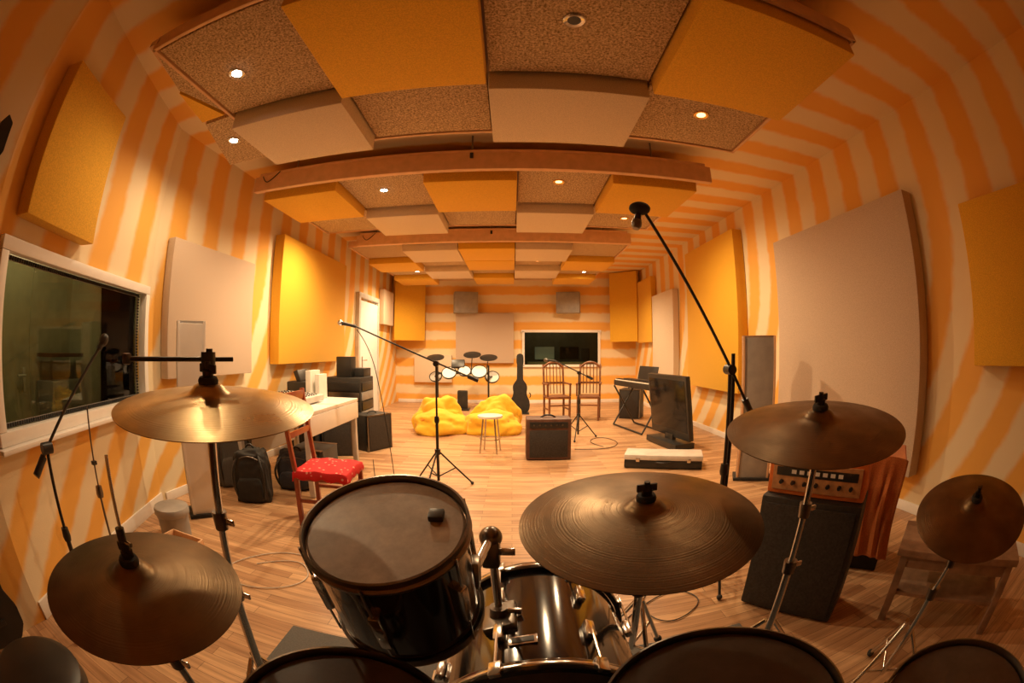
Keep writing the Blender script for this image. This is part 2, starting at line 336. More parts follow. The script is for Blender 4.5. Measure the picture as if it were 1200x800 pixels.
# ------------------------------------------------------------------ ceiling arrays
LC=(1,.70,.39)
def light_fix(g,x,y,lit,e,tilt=(0,0)):
    z=2.85
    lathe(g,'downlight_ring',[(.034,-.002),(.05,-.008),(.056,-.004),(.056,.004),(.034,.004),(.034,-.002)],'chrome' if lit!=2 else 'brass',(x,y,z),None,28)
    lathe(g,'downlight_bulb',[(0,-.003),(.033,-.001),(.033,.004),(0,.004)],{1:'bulb',2:'bulb2',0:'blk'}[lit],(x,y,z),None,24)
    if e:
        l=bpy.data.lights.new('downlight_lamp','SPOT'); l.energy=e; l.color=LC; l.spot_size=math.radians(160); l.spot_blend=.8; l.shadow_soft_size=.04
        o=bpy.data.objects.new('downlight_lamp',l); COL.objects.link(o); o.location=(x,y,z-.03); o.rotation_euler=(tilt[0],tilt[1],0); o.parent=g.e
def array(name,xs,rows,lights,extra=None):
    g=G(name)
    x0,x1=xs[0],xs[-1]; y0=rows[0][0]; y1=rows[-1][1]
    k=0
    for ya,yb,pat in rows:
        for i,ch in enumerate(pat):
            xa,xb=xs[i],xs[i+1]; c=((xa+xb)/2,(ya+yb)/2); s=(xb-xa-.02,yb-ya-.02)
            k+=1
            if ch=='G': box(g,'woodwool_tile_%d'%k,(c[0],c[1],2.87),(s[0],s[1],.03),'gran',.003)
            elif ch=='Y': box(g,'yellow_tile_%d'%k,(c[0],c[1],2.82),(s[0]+.01,s[1]+.01,.13),'yel',.012)
            elif ch=='W': box(g,'white_tile_%d'%k,(c[0],c[1],2.815),(s[0]+.01,s[1]+.01,.14),'whi',.012)
    box(g,'backing_board',((x0+x1)/2,(y0+y1)/2,2.905),(x1-x0+.03,y1-y0+.03,.035),'wood',.004)
    for i,(a,b,c,d) in enumerate(((x0-.02,x0-.02,y0,y1),(x1+.02,x1+.02,y0,y1))): box(g,'side_batten_%d'%i,(a,(c+d)/2,2.90),(.025,d-c+.06,.10),'pine',.003)
    for i,y in enumerate((y0-.02,y1+.02)): box(g,'end_batten_%d'%i,((x0+x1)/2,y,2.90),(x1-x0+.06,.025,.10),'pine',.003)
    for x in (x0+.3,x1-.3):
        for y in (y0+.3,y1-.3): tube(g,'hanger_rod',(x,y,2.9),(x,y,H),.006,'steel')
    for L in lights: light_fix(g,*L)
    if extra: extra(g)
def ex1(g):
    prism(g,'corner_tile_1',[(-1.93,1.13),(-2.06,1.55),(-1.93,1.97)],2.855,2.885,'gran')
    prism(g,'corner_tile_2',[(-2.07,1.57),(-2.17,1.99),(-1.95,1.99)],2.845,2.885,'yel')
    prism(g,'corner_tile_3',[(-1.93,2.04),(-2.18,2.04),(-2.44,2.76),(-1.93,2.76)],2.855,2.885,'gran')
    prism(g,'corner_backing',[(-1.9,1.08),(-1.97,1.08),(-2.20,2.02),(-2.48,2.80),(-1.9,2.80)],2.888,2.93,'pine')
E=185
array('ceiling_panel_array',[-1.9,-1.02,-.14,.82,1.76],[(1.12,2.03,'GYGY'),(2.05,2.76,'WGWG')],
      [(-1.59,1.61,1,E*.14),(-2.12,2.37,1,E*.28),(.30,1.54,0,0),(1.28,2.31,2,E*.09,(0,-.3))],ex1)
array('ceiling_panel_array',[-2.5,-1.65,-.8,.05,.9,1.75],[(3.5,4.38,'YGYGY'),(4.4,5.2,'GWGWG')],
      [(-1.27,3.85,1,E),(-1.98,4.58,1,E*.9),(.44,3.75,2,E*.7),(1.35,4.8,2,E,(0,-.3))])  # last downlight is an added fixture, there to brighten the right wall
array('ceiling_panel_array',[-2.5,-1.65,-.8,.05,.9,1.75],[(6.1,6.95,'GWYWG'),(6.97,7.8,'YGYGY'),(7.82,8.65,'GWGWG'),(8.67,9.5,'YGYGY')],
      [(-1.0,7.33,1,E*1.3),(-1.9,8.3,1,E*1.1),(1.45,8.4,1,E*1.1),(.45,7.4,2,E)])
for y,xa,xb in ((3.37,-2.53,1.84),(5.85,-2.3,1.72)):
    g=G('ceiling_beam',((xa+xb)/2,y,0))
    box(g,'joist',(0,0,2.88),(xb-xa,.06,.16),'pine',.005)
    box(g,'top_batten',(0,.02,2.975),(xb-xa-.1,.10,.03),'pine',.004)
    for x in (-1.7,0,1.6): tube(g,'hanger',(x,0,2.96),(x,0,H),.008,'steel')
    box(g,'clip',(0,-.035,2.93),(.03,.02,.05),'blk',.003)
    wire(g,'loose_wire',[(-(xb-xa)/2+.1,-.04,2.95),(-(xb-xa)/2+.15,-.06,2.86),(-(xb-xa)/2+.22,-.04,2.90),(-(xb-xa)/2+.3,-.03,2.98)],.005,'blk')
# ------------------------------------------------------------------ stands
def tripod(g,x,y,h,r=.30,mat='blk',a0=.4,rt=.011,hub=.42):
    tube(g,'pole_lower',(x,y,.06),(x,y,h*.55),rt*1.25,mat); tube(g,'pole_upper',(x,y,h*.5),(x,y,h),rt*.85,mat)
    lathe(g,'height_clutch',[(0,0),(.02,0),(.024,.02),(.02,.06),(0,.06)],mat,(x,y,h*.55-.02),None,16)
    lathe(g,'leg_hub',[(0,0),(.026,0),(.028,.05),(0,.05)],mat,(x,y,hub*.75),None,16)
    for k in range(3):
        a=a0+k*2*math.pi/3; ex,ey=x+r*math.cos(a),y+r*math.sin(a)
        tube(g,'leg_%d'%k,(x+.02*math.cos(a),y+.02*math.sin(a),hub*.8),(ex,ey,.018),.008,mat)
        tube(g,'brace_%d'%k,(x,y,.10),(x+.5*r*math.cos(a),y+.5*r*math.sin(a),hub*.42),.006,mat)
        sph(g,'foot_%d'%k,(ex,ey,.017),.016,'rubber')
def mic(g,p,d,L=.17,mat='steel'):
    p=Vector(p); q=qz(d)
    lathe(g,'mic_body',[(0,0),(.011,0),(.013,.03),(.018,L*.68),(.022,L*.70),(.022,L*.72),(0,L*.72)],'blk',p,q,20)
    lathe(g,'mic_grille',[(0,0),(.022,0),(.026,.015),(.0255,.032),(.017,.047),(0,.052)],mat,p+Vector(d).normalized()*L*.72,q,20)
def boom_stand(name,base,h,tip,tail,mat='blk',r=.32,a0=.4,micdir=None,L=.17,mm='steel'):
    g=G(name)
    x,y=base; tripod(g,x,y,h,r,mat,a0)
    tube(g,'boom_arm',tail,tip,.008,mat)
    lathe(g,'boom_clutch',[(0,-.03),(.026,-.03),(.026,.03),(0,.03)],mat,(x,y,h),Euler((math.pi/2,0,0)),20)
    d=(Vector(tail)-Vector(tip)).normalized()
    tube(g,'counterweight',Vector(tail)-d*.10,tail,.019,mat)
    if micdir is not None:
        md=Vector(micdir).normalized(); tube(g,'mic_clip',tip,Vector(tip)+md*.05,.016,'blk'); mic(g,Vector(tip),micdir,L,mm)
    return g
g=boom_stand('vocal_microphone_stand',(-.68,3.78),1.15,(-1.46,3.78,1.49),(-.30,3.78,1.00),a0=.3,micdir=(-1,0,.22),mm='chrome',L=.20)
wire(g,'mic_cable',[(-1.45,3.78,1.46),(-1.3,3.76,1.3),(-1.18,3.74,.8),(-1.1,3.7,.3),(-1.05,3.6,.02),(-.6,3.5,.01)],.004,'blk')
g=boom_stand('overhead_microphone_stand',(1.09,1.92),1.17,(.62,1.9,1.97),(1.24,1.92,.93),a0=.35,micdir=(-.25,-.1,-.9),L=.12,r=.26)
tube(g,'second_tube',(1.12,1.935,.5),(1.12,1.935,1.25),.011,'blk')
sph(g,'mic_windscreen',(.615,1.895,1.95),.042,'matb',(1.3,1,.8))
boom_stand('instrument_microphone_stand',(-1.86,.78),.86,(-1.9,1.19,1.26),(-1.85,.68,.76),a0=.6,micdir=(0,.5,.6),L=.05,r=.22,mm='blk')
g=G('thin_microphone_stand'); tripod(g,-2.05,1.18,.98,.18,'steel',.2,.006,.2); box(g,'clip',(-2.05,1.18,.70),(.03,.03,.02),'blk',.004)
# ------------------------------------------------------------------ drums
def tilt_q(c,deg,az=None):
    d=Vector((-c[0],-c[1],0)).normalized() if az is None else Vector((math.cos(az),math.sin(az),0))
    t=math.radians(deg); return qz(d*math.sin(t)+Vector((0,0,math.cos(t))))
def cymbal(g,name,c,R,q,mat):
    pr=[(.006,.030),(.018,.029),(.030,.024),(.038,.015),(.045,.0105)]
    for t in (.3,.45,.6,.75,.88,.96,1): pr.append((R*t,.010-.026*(t**2)))
    pr+=[(R,-.0175)]
    for t in (.96,.75,.5,.3): pr.append((R*t,.0085-.026*(t**2)))
    pr+=[(.036,.0125),(.018,.0265),(.006,.028),(.006,.030)]
    lathe(g,name,pr,mat,c,q,96)
    C=Vector(c); u=q@Vector((0,0,1))
    lathe(g,name+'_felt',[(0,.026),(.02,.026),(.021,.034),(.018,.04),(0,.04)],'matb',c,q,20)
    lathe(g,name+'_wingnut',[(0,.04),(.011,.04),(.012,.052),(.006,.054),(.006,.068),(0,.068)],'blk',c,q,16)
    box(g,name+'_wing',C+u*.055,(.042,.006,.016),'blk',.002,q)
def cym_stand(name,c,R,deg,base,mat,a0=.4,r=.3,rod=None):
    g=G(name); q=tilt_q(c,deg); cymbal(g,'cymbal',c,R,q,mat)
    C=Vector(c); u=q@Vector((0,0,1)); top=C-u*.06
    tube(g,'tilter_rod',top,C+u*.03,.005,'chrome'); box(g,'tilter',top,(.03,.03,.035),'chrome',.006)
    bx,by=base; bt=Vector((bx,by,.30)); 
    tube(g,'tube_upper',top,bt.lerp(top,.45),.0095,'chrome'); tube(g,'tube_lower',bt.lerp(top,.48),(bx,by,.12),.0135,'chrome')
    mid=bt.lerp(top,.47); lathe(g,'height_clamp',[(0,-.02),(.02,-.02),(.022,.02),(0,.02)],'steel',mid,None,16)
    box(g,'wing_screw',mid+Vector((.03,0,0)),(.035,.008,.016),'chrome',.003)
    mid2=bt.lerp(top,.75); lathe(g,'height_clamp_2',[(0,-.02),(.016,-.02),(.018,.02),(0,.02)],'steel',mid2,None,16); box(g,'wing_screw_2',mid2+Vector((.025,0,0)),(.03,.008,.014),'chrome',.003)
    for k in range(3):
        a=a0+k*2*math.pi/3; e=(bx+r*math.cos(a),by+r*math.sin(a),.02)
        tube(g,'leg_%d'%k,(bx+.015*math.cos(a),by+.015*math.sin(a),.36),e,.009,'chrome'); tube(g,'brace_%d'%k,(bx,by,.13),(bx+.5*r*math.cos(a),by+.5*r*math.sin(a),.19),.006,'chrome')
        sph(g,'foot_%d'%k,e,.018,'rubber')
    return g,q
c=(-.545,.61,1.18)
g,q=cym_stand('crash_cymbal',c,.208,6,(-.76,.80),'cym')
tube(g,'boom_extension',(-.545,.615,1.2),(-.545,.615,1.27),.007,'blk'); tube(g,'cross_bar',(-.68,.50,1.25),(-.535,.68,1.25),.0045,'blk')
lathe(g,'bar_clamp',[(0,-.014),(.015,-.014),(.015,.014),(0,.014)],'blk',(-.548,.615,1.25),None,16)
box(g,'bar_end',(-.68,.50,1.25),(.016,.016,.02),'blk',.004)
c=(-.60,.37,.903)
g,q=cym_stand('hi_hat',c,.203,4,(-.62,.44),'cymd',a0=.8,r=.26)
lathe(g,'bottom_cymbal',[(.006,-.055),(.03,-.05),(.042,-.037),(.1,-.030),(.198,-.022),(.199,-.021),(.1,-.028),(.042,-.034),(.006,-.05)],'cymd',c,q,80)
tube(g,'pull_rod',(-.60,.37,.91),(-.60,.375,1.11),.0035,'chrome'); lathe(g,'clutch',[(0,.03),(.009,.03),(.009,.09),(0,.09)],'blk',c,None,16)
tube(g,'clutch_screw',(-.61,.37,.97),(-.575,.37,.97),.004,'chrome')
box(g,'pedal',(-.55,.28,.06),(.09,.28,.012),'chrome',.004,(math.radians(12),0,.2))
cym_stand('ride_cymbal',(.262,.765,.95),.25,6.5,(.46,1.28),'cymd',a0=.7,r=.22)
cym_stand('crash_cymbal',(.70,.76,1.105),.235,9,(.86,.98),'cymd',a0=.2)
cym_stand('splash_cymbal',(1.19,.46,.85),.205,16,(1.30,.62),'cymd',a0=.9,r=.26)
def drum(g,c,q,R,D,shell='gl',head='head',lugs=6,hoop='chrome',pre='',hd=.02):
    C=Vector(c)
    lathe(g,pre+'shell',[(R*.97,-.012),(R,-.012),(R,-D),(R*.97,-D)],shell,c,q,72)
    for nm,z,s in (('top_hoop',0,1),('bottom_hoop',-D,-1)):
        lathe(g,pre+nm,[(R+.001,z-.012*s),(R+.009,z-.014*s),(R+.010,z-.008*s),(R+.005,z-.004*s),(R+.005,z+.008*s),(R+.008,z+.012*s),(R+.003,z+.013*s),(R+.001,z+.006*s),(R+.001,z-.012*s)],hoop,c,q,72)
    lathe(g,pre+'batter_head',[(0,.0),(R*.9,.0),(R-.006,.0),(R-.001,-.004),(R,-.012)],head,c,q,72)
    lathe(g,pre+'resonant_head',[(0,-D),(R,-D+.004)],'whead',c,q,48)
    for k in range(lugs):
        a=2*math.pi*(k+.5)/lugs; d=Vector((math.cos(a),math.sin(a),0))
        for z,s in ((-.0,1),(-D,-1)):
            tube(g,pre+'rod_%d'%k,C+q@(d*(R+.012)+Vector((0,0,z+.004*s))),C+q@(d*(R+.012)+Vector((0,0,z-.07*s))),.003,'chrome',seg=8)
        o=box(g,pre+'lug_%d'%k,C+q@(d*(R+.008)+Vector((0,0,-D/2))),(.02,.022,min(.10,D*.45)),'chrome',.006,q@Quaternion((0,0,1),a))
g=G('rack_tom'); c=(-.24,.715,.940); q=qz((.06*-1,-.30,.95))
drum(g,c,q,.158,.25,head='head',lugs=6,hoop='steel')
box(g,'damper_pad',Vector(c)+q@Vector((.10,.03,.008)),(.03,.028,.014),'blk',.006,q)
tube(g,'mount_arm',(-.08,.79,.81),(-.05,.93,.83),.011,'chrome'); box(g,'tom_bracket',(-.085,.79,.81),(.04,.05,.07),'steel',.01)
sph(g,'ball_joint',(-.05,.93,.83),.028,'steel'); tube(g,'mount_post',(-.05,.93,.83),(-.035,.95,.61),.011,'chrome')
box(g,'arm_clamp',(-.05,.93,.79),(.045,.05,.08),'steel',.012); box(g,'arm_wing',(-.012,.93,.79),(.04,.008,.02),'chrome',.003)
g=G('bass_drum'); R=.28; c=(.08,.72,.303); q=qz((0,-1,0)); ZC=.303; BX=.08
drum(g,c,q,R,.48,head='headd',lugs=0,hoop='gl',pre='')
for nm,y in (('rear_wood_hoop',.715),('front_wood_hoop',1.205)):
    lathe(g,nm,[(R+.002,-.02),(R+.016,-.02),(R+.018,-.016),(R+.018,.016),(R+.016,.02),(R+.002,.02),(R+.002,-.02)],'gl',(BX,y,ZC),q,80)
    lathe(g,nm+'_inlay',[(R+.0185,-.008),(R+.0195,-.006),(R+.0195,.006),(R+.0185,.008)],'chrome',(BX,y,ZC),q,80)
for k in range(8):
    a=2*math.pi*(k+.5)/8; dx,dz=math.cos(a),math.sin(a)
    if dz<-.85: continue
    for y,s in ((.70,1),(1.22,-1)):
        tube(g,'claw_rod_%d'%k,(BX+dx*(R+.026),y,ZC+dz*(R+.026)),(BX+dx*(R+.026),y+.16*s,ZC+dz*(R+.02)),.004,'chrome',seg=8)
        box(g,'claw_%d'%k,(BX+dx*(R+.024),y+.01*s,ZC+dz*(R+.024)),(.014,.05,.03),'chrome',.004,Euler((0,-a,0)))
        box(g,'lug_%d'%k,(BX+dx*(R+.012),y+.17*s,ZC+dz*(R+.012)),(.024,.07,.026),'chrome',.008,Euler((0,-a,0)))
box(g,'tom_mount_plate',(-.03,.95,.565),(.09,.12,.03),'steel',.01,Euler((0,-.35,0))); lathe(g,'tom_mount_socket',[(0,0),(.024,0),(.024,.04),(0,.04)],'steel',(-.035,.95,.565),None,20)
box(g,'tom_mount_screw',(.0,.95,.59),(.05,.01,.018),'chrome',.003)
ba=math.radians(101); box(g,'badge',(BX+math.cos(ba)*(R+.002),.83,ZC+math.sin(ba)*(R+.002)),(.07,.035,.004),'chrome',.002,Euler((0,math.pi/2-ba,0)))
box(g,'badge_inset',(BX+math.cos(ba)*(R+.0045),.83,ZC+math.sin(ba)*(R+.0045)),(.055,.022,.002),'blk',.0005,Euler((0,math.pi/2-ba,0)))
for s in (-1,1): tube(g,'spur_%d'%s,(BX+s*.24,1.08,.2),(BX+s*.36,1.22,.012),.008,'chrome')
def stand_legs(g,x,y,h,r=.24,a0=.3):
    tube(g,'stand_pole',(x,y,.1),(x,y,h),.013,'chrome')
    for k in range(3):
        a=a0+k*2.094; tube(g,'stand_leg_%d'%k,(x,y,.30),(x+r*math.cos(a),y+r*math.sin(a),.02),.008,'chrome'); tube(g,'basket_arm_%d'%k,(x,y,h),(x+.15*math.cos(a),y+.15*math.sin(a),h+.03),.008,'chrome')
        sph(g,'stand_foot_%d'%k,(x+r*math.cos(a),y+r*math.sin(a),.017),.015,'rubber')
g=G('snare_drum'); drum(g,(-.25,.39,.725),tilt_q((-.25,.39),4),.165,.14,'chrome','headd',8,'steel'); stand_legs(g,-.25,.40,.56,.22)
def floor_tom(c,R,D,head):
    g=G('floor_tom'); drum(g,c,qz((0,-.03,1)),R,D,'gl',head,8,'steel')
    for k in range(3):
        a=.5+k*2.094; x,y=c[0]+(R+.03)*math.cos(a),c[1]+(R+.03)*math.sin(a)
        tube(g,'leg_%d'%k,(x,y,.02),(x,y,c[2]-.08),.007,'chrome'); box(g,'leg_bracket_%d'%k,(x-.012*math.cos(a),y-.012*math.sin(a),c[2]-.2),(.03,.03,.06),'chrome',.006); sph(g,'foot_%d'%k,(x,y,.017),.016,'rubber')
floor_tom((.355,.42,.69),.215,.36,'headd')
floor_tom((.80,.10,.62),.22,.36,'headd')
g=G('round_stool',(-1.10,.12,0))
lathe(g,'seat',[(0,0),(.16,0),(.175,.02),(.17,.06),(.14,.075),(0,.08)],'blk',(0,0,.45)); tube(g,'post',(0,0,.1),(0,0,.46),.02,'chrome')
for k in range(3): a=k*2.094+.4; tube(g,'leg_%d'%k,(0,0,.3),(.22*math.cos(a),.22*math.sin(a),.01),.01,'chrome')
prism(None,'rug',[(-1.0,-.9),(1.05,-.9),(1.05,1.42),(-1.0,1.42)],.0,.0015,'rug')
# ------------------------------------------------------------------ chairs
def chair(name,loc,rz,wood,cush,hb=.98,curved=False,sh=.43,arms=False):
    g=G(name,loc,rz); w,d=.42,.42
    for i,(x,y) in enumerate(((d/2-.02,-w/2+.02),(d/2-.02,w/2-.02))): box(g,'front_leg_%d'%i,(x,y,sh/2),(.035,.035,sh),wood,.006)
    for i,y in enumerate((-w/2+.02,w/2-.02)):
        box(g,'back_leg_%d'%i,(-d/2+.02,y,sh/2),(.035,.035,sh),wood,.006)
        box(g,'back_post_%d'%i,(-d/2-.02,y,sh+(hb-sh)/2),(.03,.035,hb-sh+.02),wood,.006,Euler((0,math.radians(-8),0)))
    box(g,'seat_frame',(0,0,sh-.01),(d,w,.04),wood,.008)
    for y in (-w/2+.02,w/2-.02): box(g,'side_rail',(0,y,.2),(d-.05,.02,.025),wood,.003)
    box(g,'front_rail',(d/2-.02,0,.28),(.02,w-.05,.025),wood,.003)
    xt=-d/2-.055
    if curved:
        pts=[(xt,-w/2+.02,hb-.05),(xt-.005,-w/4,hb+.03),(xt-.01,0,hb+.05),(xt-.005,w/4,hb+.03),(xt,w/2-.02,hb-.05)]; wire(g,'top_rail',pts,.022,'wood')
        for i in range(5): y=-.13+i*.065; tube(g,'spindle_%d'%i,(-d/2+.01,y,.46),(xt-.004,y,hb+.01),.009,wood,seg=8)
        box(g,'mid_rail',(-d/2-.03,0,.66),(.018,w-.04,.04),wood,.004)
        for s in (-1,1):
            box(g,'arm_%d'%s,(-.02,s*(w/2),.66),(.40,.04,.03),wood,.006); box(g,'arm_post_%d'%s,(.15,s*(w/2),.55),(.03,.03,.22),wood,.004)
    else:
        for i,z in enumerate((hb-.04,hb-.17,hb-.30)): box(g,'slat_%d'%i,(-d/2-.02-(z-.71)*.14,0,z),(.018,w-.05,.07 if i==0 else .045),wood,.005)
    if cush:
        bm=bmesh.new(); n=28; rows=[]
        for i in range(n+1):
            rw=[]
            for j in range(n+1):
                u=(i/n-.5)*2; v=(j/n-.5)*2; ex=max(0,abs(u)-.82)/.18; ey=max(0,abs(v)-.82)/.18
                x=math.copysign(min(abs(u),.82)/.82*(w/2-.0)+ex*.006,u); y=math.copysign(min(abs(v),.82)/.82*(d/2)+ey*.006,v)
                z=sh+.05-.012*(u*u+v*v)-.055*max(ex,ey)+.004*math.sin(u*9+v*5)+.008*math.sin(v*14+1)*ex+.008*math.sin(u*15)*ey
                rw.append(bm.verts.new((x,y,z)))
            rows.append(rw)
        for i in range(n):
            for j in range(n): bm.faces.new((rows[i][j],rows[i+1][j],rows[i+1][j+1],rows[i][j+1]))
        me=bpy.data.meshes.new('seat_cloth'); bm.to_mesh(me); bm.free(); o=put(g,'seat_cloth',me,cush,(0,0,0),None,True); md=o.modifiers.new('s','SOLIDIFY'); md.thickness=.01
        box(g,'cushion',(0,0,sh+.022),(d-.03,w-.03,.03),cush,.012)
    return g
chair('wooden_chair',(-1.33,2.79,0),math.radians(4),'redwood','red',.97,sh=.39)
chair('dining_chair',(.82,7.75,0),math.radians(-80),'wood',None,1.0,True)
chair('dining_chair',(1.42,7.75,0),math.radians(-105),'wood',None,1.0,True)
# ------------------------------------------------------------------ desk and gear (left)
g=G('mixing_desk',(-2.08,3.75,0))
box(g,'top',(0,0,.735),(.84,1.2,.035),'pvc',.006); box(g,'front_fascia',(.41,0,.63),(.03,1.16,.17),'pvc',.004)
for y in (-.56,.56):
    for x in (-.38,.38): box(g,'leg',(x,y,.36),(.05,.05,.71),'lgrey',.004)
box(g,'modesty_panel',(-.39,0,.45),(.02,1.06,.4),'pvc',.004)
g=G('mixer_console',(-2.1,3.65,.762)); box(g,'body',(0,0,.045),(.45,.55,.06),'lgrey',.01,Euler((0,.05,0)))
boxes(g,'faders',[((-.18+.05*i,-.24+.055*j,.09-.003*i),(.012,.02,.014)) for i in range(8) for j in range(9)],'blk')
g=G('paper_stack',(-2.1,4.12,.754)); box(g,'folder',(0,0,.15),(.06,.24,.30),'paper',.002); box(g,'folder_2',(.09,.02,.13),(.05,.2,.26),'paper',.002)
def speaker(name,loc,rz,w,d,h,cone=False):
    g=G(name,loc,rz); box(g,'cabinet',(0,0,h/2),(d,w,h),'tolex',.012); box(g,'grille',(d/2+.003,0,h/2),(.012,w-.05,h-.05),'grille',.004)
    boxes(g,'edge_trim',[((d/2-.01,0,h-.008),(.03,w,.018)),((d/2-.01,w/2-.008,h/2),(.03,.018,h)),((d/2-.01,-w/2+.008,h/2),(.03,.018,h))],'steel')
    wire(g,'handle',[(0,-.08,h),(0,-.06,h+.03),(0,.06,h+.03),(0,.08,h)],.008,'blk')
    return g
speaker('floor_speaker',(-2.14,4.80,0),math.radians(-65),.38,.34,.42)
speaker('floor_speaker',(-1.80,5.20,0),math.radians(-30),.42,.3,.46)
g=G('equipment_rack',(-2.27,5.60,0)); box(g,'case',(0,0,.45),(.55,.55,.9),'tolex',.01)
for i in range(6): box(g,'rack_unit_%d'%i,(.03,-.28,.13+.13*i),(.46,.02,.11),'blk' if i%2 else 'steel',.004)
for i in range(6): box(g,'rack_unit_side_%d'%i,(.28,.0,.13+.13*i),(.02,.46,.11),'blk' if i%2 else 'grey',.004)
box(g,'studio_monitor',(.0,-.1,1.04),(.22,.2,.28),'blk',.01); box(g,'tape_deck',(.05,.1,.96),(.4,.3,.12),'blk',.01)
g=G('printer',(-2.45,4.60,0)); box(g,'stand',(0,0,.35),(.35,.3,.7),'matb',.01); box(g,'body',(0,0,.80),(.36,.34,.2),'blk',.02); box(g,'paper_tray',(-.05,0,.96),(.06,.26,.14),'blk',.008,Euler((0,-.4,0)))
def tower(name,loc,rz,h,w,fm):
    g=G(name,loc,rz); box(g,'body',(0,0,h/2),(w,.16,h),'grey' if fm=='pvc' else 'oak',.006); box(g,'front',(0,-.085,h/2),(w-.03,.014,h-.04),fm,.006); box(g,'foot',(0,0,.015),(w+.06,.24,.03),'matb',.004)
    for s in (-1,1): box(g,'edge_trim_%d'%s,(s*(w/2-.012),-.092,h/2),(.022,.02,h-.01),'pvc' if fm=='pvc' else 'pine',.004)
tower('column_speaker',(-2.36,2.42,0),math.radians(48),1.47,.24,'pvc')
tower('column_speaker',(2.36,3.55,0),math.radians(-28),1.40,.34,'grey')
def blob(g,name,c,sc,mat,seed=0,amp=.06,sub=4,flat=.35,hf=.12,pw=.9):
    bm=bmesh.new(); bmesh.ops.create_icosphere(bm,subdivisions=sub,radius=1)
    for v in bm.verts:
        n=v.co.normalized(); k=1+amp*noise.noise(n*1.5+Vector((seed,0,0)))+amp*hf*noise.noise(n*4+Vector((seed,3,0)))
        p=n*k
        for i in range(3): p[i]=math.copysign(abs(p[i])**pw,p[i])
        p.z=max(p.z,-flat)
        v.co=Vector((p.x*sc[0],p.y*sc[1],(p.z+flat)*sc[2]))
    me=bpy.data.meshes.new(name); bm.to_mesh(me); bm.free()
    o=put(g,name,me,mat,c,None,False)
    for p in me.polygons: p.use_smooth=True
    return o
def bag(name,loc,rz,sx,sy,h,mat,seed):
    g=G(name,loc,rz)
    blob(g,'bag_body',(0,0,0),(sx,sy,h/1.75),mat,seed,.22,5,.8,.8,.55)
    blob(g,'front_pocket',(.0,-sy*.85,.02),(sx*.72,sy*.35,h*.26),mat,seed+2,.15,4,.8,.6,.55)
    wire(g,'zip',[(-sx*.8,-sy*.75,h*.80),(-sx*.3,-sy*.95,h*.92),(sx*.3,-sy*.95,h*.92),(sx*.8,-sy*.75,h*.80)],.005,'steel')
    for s in (-1,1): wire(g,'strap_%d'%s,[(s*sx*.5,-sy*.5,h*.95),(s*sx*.8,-sy*1.25,h*.75),(s*sx*.85,-sy*1.3,h*.35),(s*sx*.7,-sy*.9,h*.08)],.011,'blk')
    wire(g,'grab_loop',[(-.05,0,h*.97),(-.03,0,h*1.1),(.03,0,h*1.1),(.05,0,h*.97)],.009,'blk')
bag('backpack',(-2.17,2.93,0),.35,.17,.12,.44,'matb',3)
bag('gig_bag',(-2.60,3.20,0),.9,.20,.11,.60,'rug',8)
bag('travel_bag',(-1.98,3.45,0),.2,.20,.16,.34,'navy',12)
g=G('cardboard_box',(-2.0,3.85,0)); box(g,'carton',(0,0,.15),(.4,.36,.30),'rug',.006); boxes(g,'flaps',[((0,-.18,.30),(.38,.06,.006)),((0,.18,.30),(.38,.06,.006))],'oak')
g=G('round_pouf',(-2.28,1.95,0)); lathe(g,'bucket',[(0,.0),(.12,0),(.125,.14),(.13,.14),(.13,.16),(0,.16)],'grey',(0,0,.0)); lathe(g,'lid',[(0,.0),(.135,0),(.142,.01),(.142,.04),(.135,.055),(0,.06)],'grey',(0,0,.16))
g=G('wooden_crate',(-2.02,1.72,0)); box(g,'bottom',(0,0,.01),(.3,.22,.02),'oak',.002)
for i,(c,s) in enumerate((((0,.105,.06),(.3,.012,.1)),((0,-.105,.06),(.3,.012,.1)),((.145,0,.06),(.012,.20,.1)),((-.145,0,.06),(.012,.20,.1)))): box(g,'side_%d'%i,c,s,'pine',.002)
# ------------------------------------------------------------------ middle of the room
def beanbag(loc,rz,seed):
    g=G('beanbag_chair',loc,rz)
    blob(g,'seat',(0,-.05,0),(.43,.38,.23),'yelb',seed,.3,5,.45,.25); blob(g,'backrest',(.02,.20,.0),(.38,.26,.36),'yelb',seed+4,.35,5,.45,.25)
    wire(g,'seam',[(-.3,-.24,.22),(-.1,-.30,.24),(.1,-.30,.24),(.3,-.24,.21)],.006,'org')
beanbag((-1.14,6.55,0),.25,1); beanbag((-.29,6.60,0),-.2,7)
g=G('round_stool',(-.27,5.22,0)); lathe(g,'seat',[(0,0),(.15,0),(.155,.01),(.155,.03),(.14,.035),(0,.035)],'pvc',(0,0,.44))
for k in range(4): a=k*math.pi/2+.6; tube(g,'leg_%d'%k,(.1*math.cos(a),.1*math.sin(a),.44),(.15*math.cos(a),.15*math.sin(a),.0),.010,'chrome')
lathe(g,'ring',[(.125,0),(.137,0),(.137,.012),(.125,.012),(.125,0)],'chrome',(0,0,.17))
g=G('guitar_amplifier',(.42,4.92,0)); box(g,'cabinet',(0,0,.25),(.52,.28,.48),'amp',.015); box(g,'grille',(0,-.142,.20),(.44,.01,.32),'grille',.004); box(g,'control_panel',(0,-.142,.42),(.44,.012,.07),'blk',.003)
for i in range(6): lathe(g,'knob_%d'%i,[(0,0),(.012,0),(.01,.014),(0,.014)],'steel',(-.17+.065*i,-.147,.42),qz((0,-1,0)),14)
wire(g,'handle',[(-.09,0,.485),(-.05,0,.52),(.05,0,.52),(.09,0,.485)],.01,'blk')
for x in (-.2,.2): box(g,'foot',(x,0,.006),(.04,.2,.012),'rubber',.002)
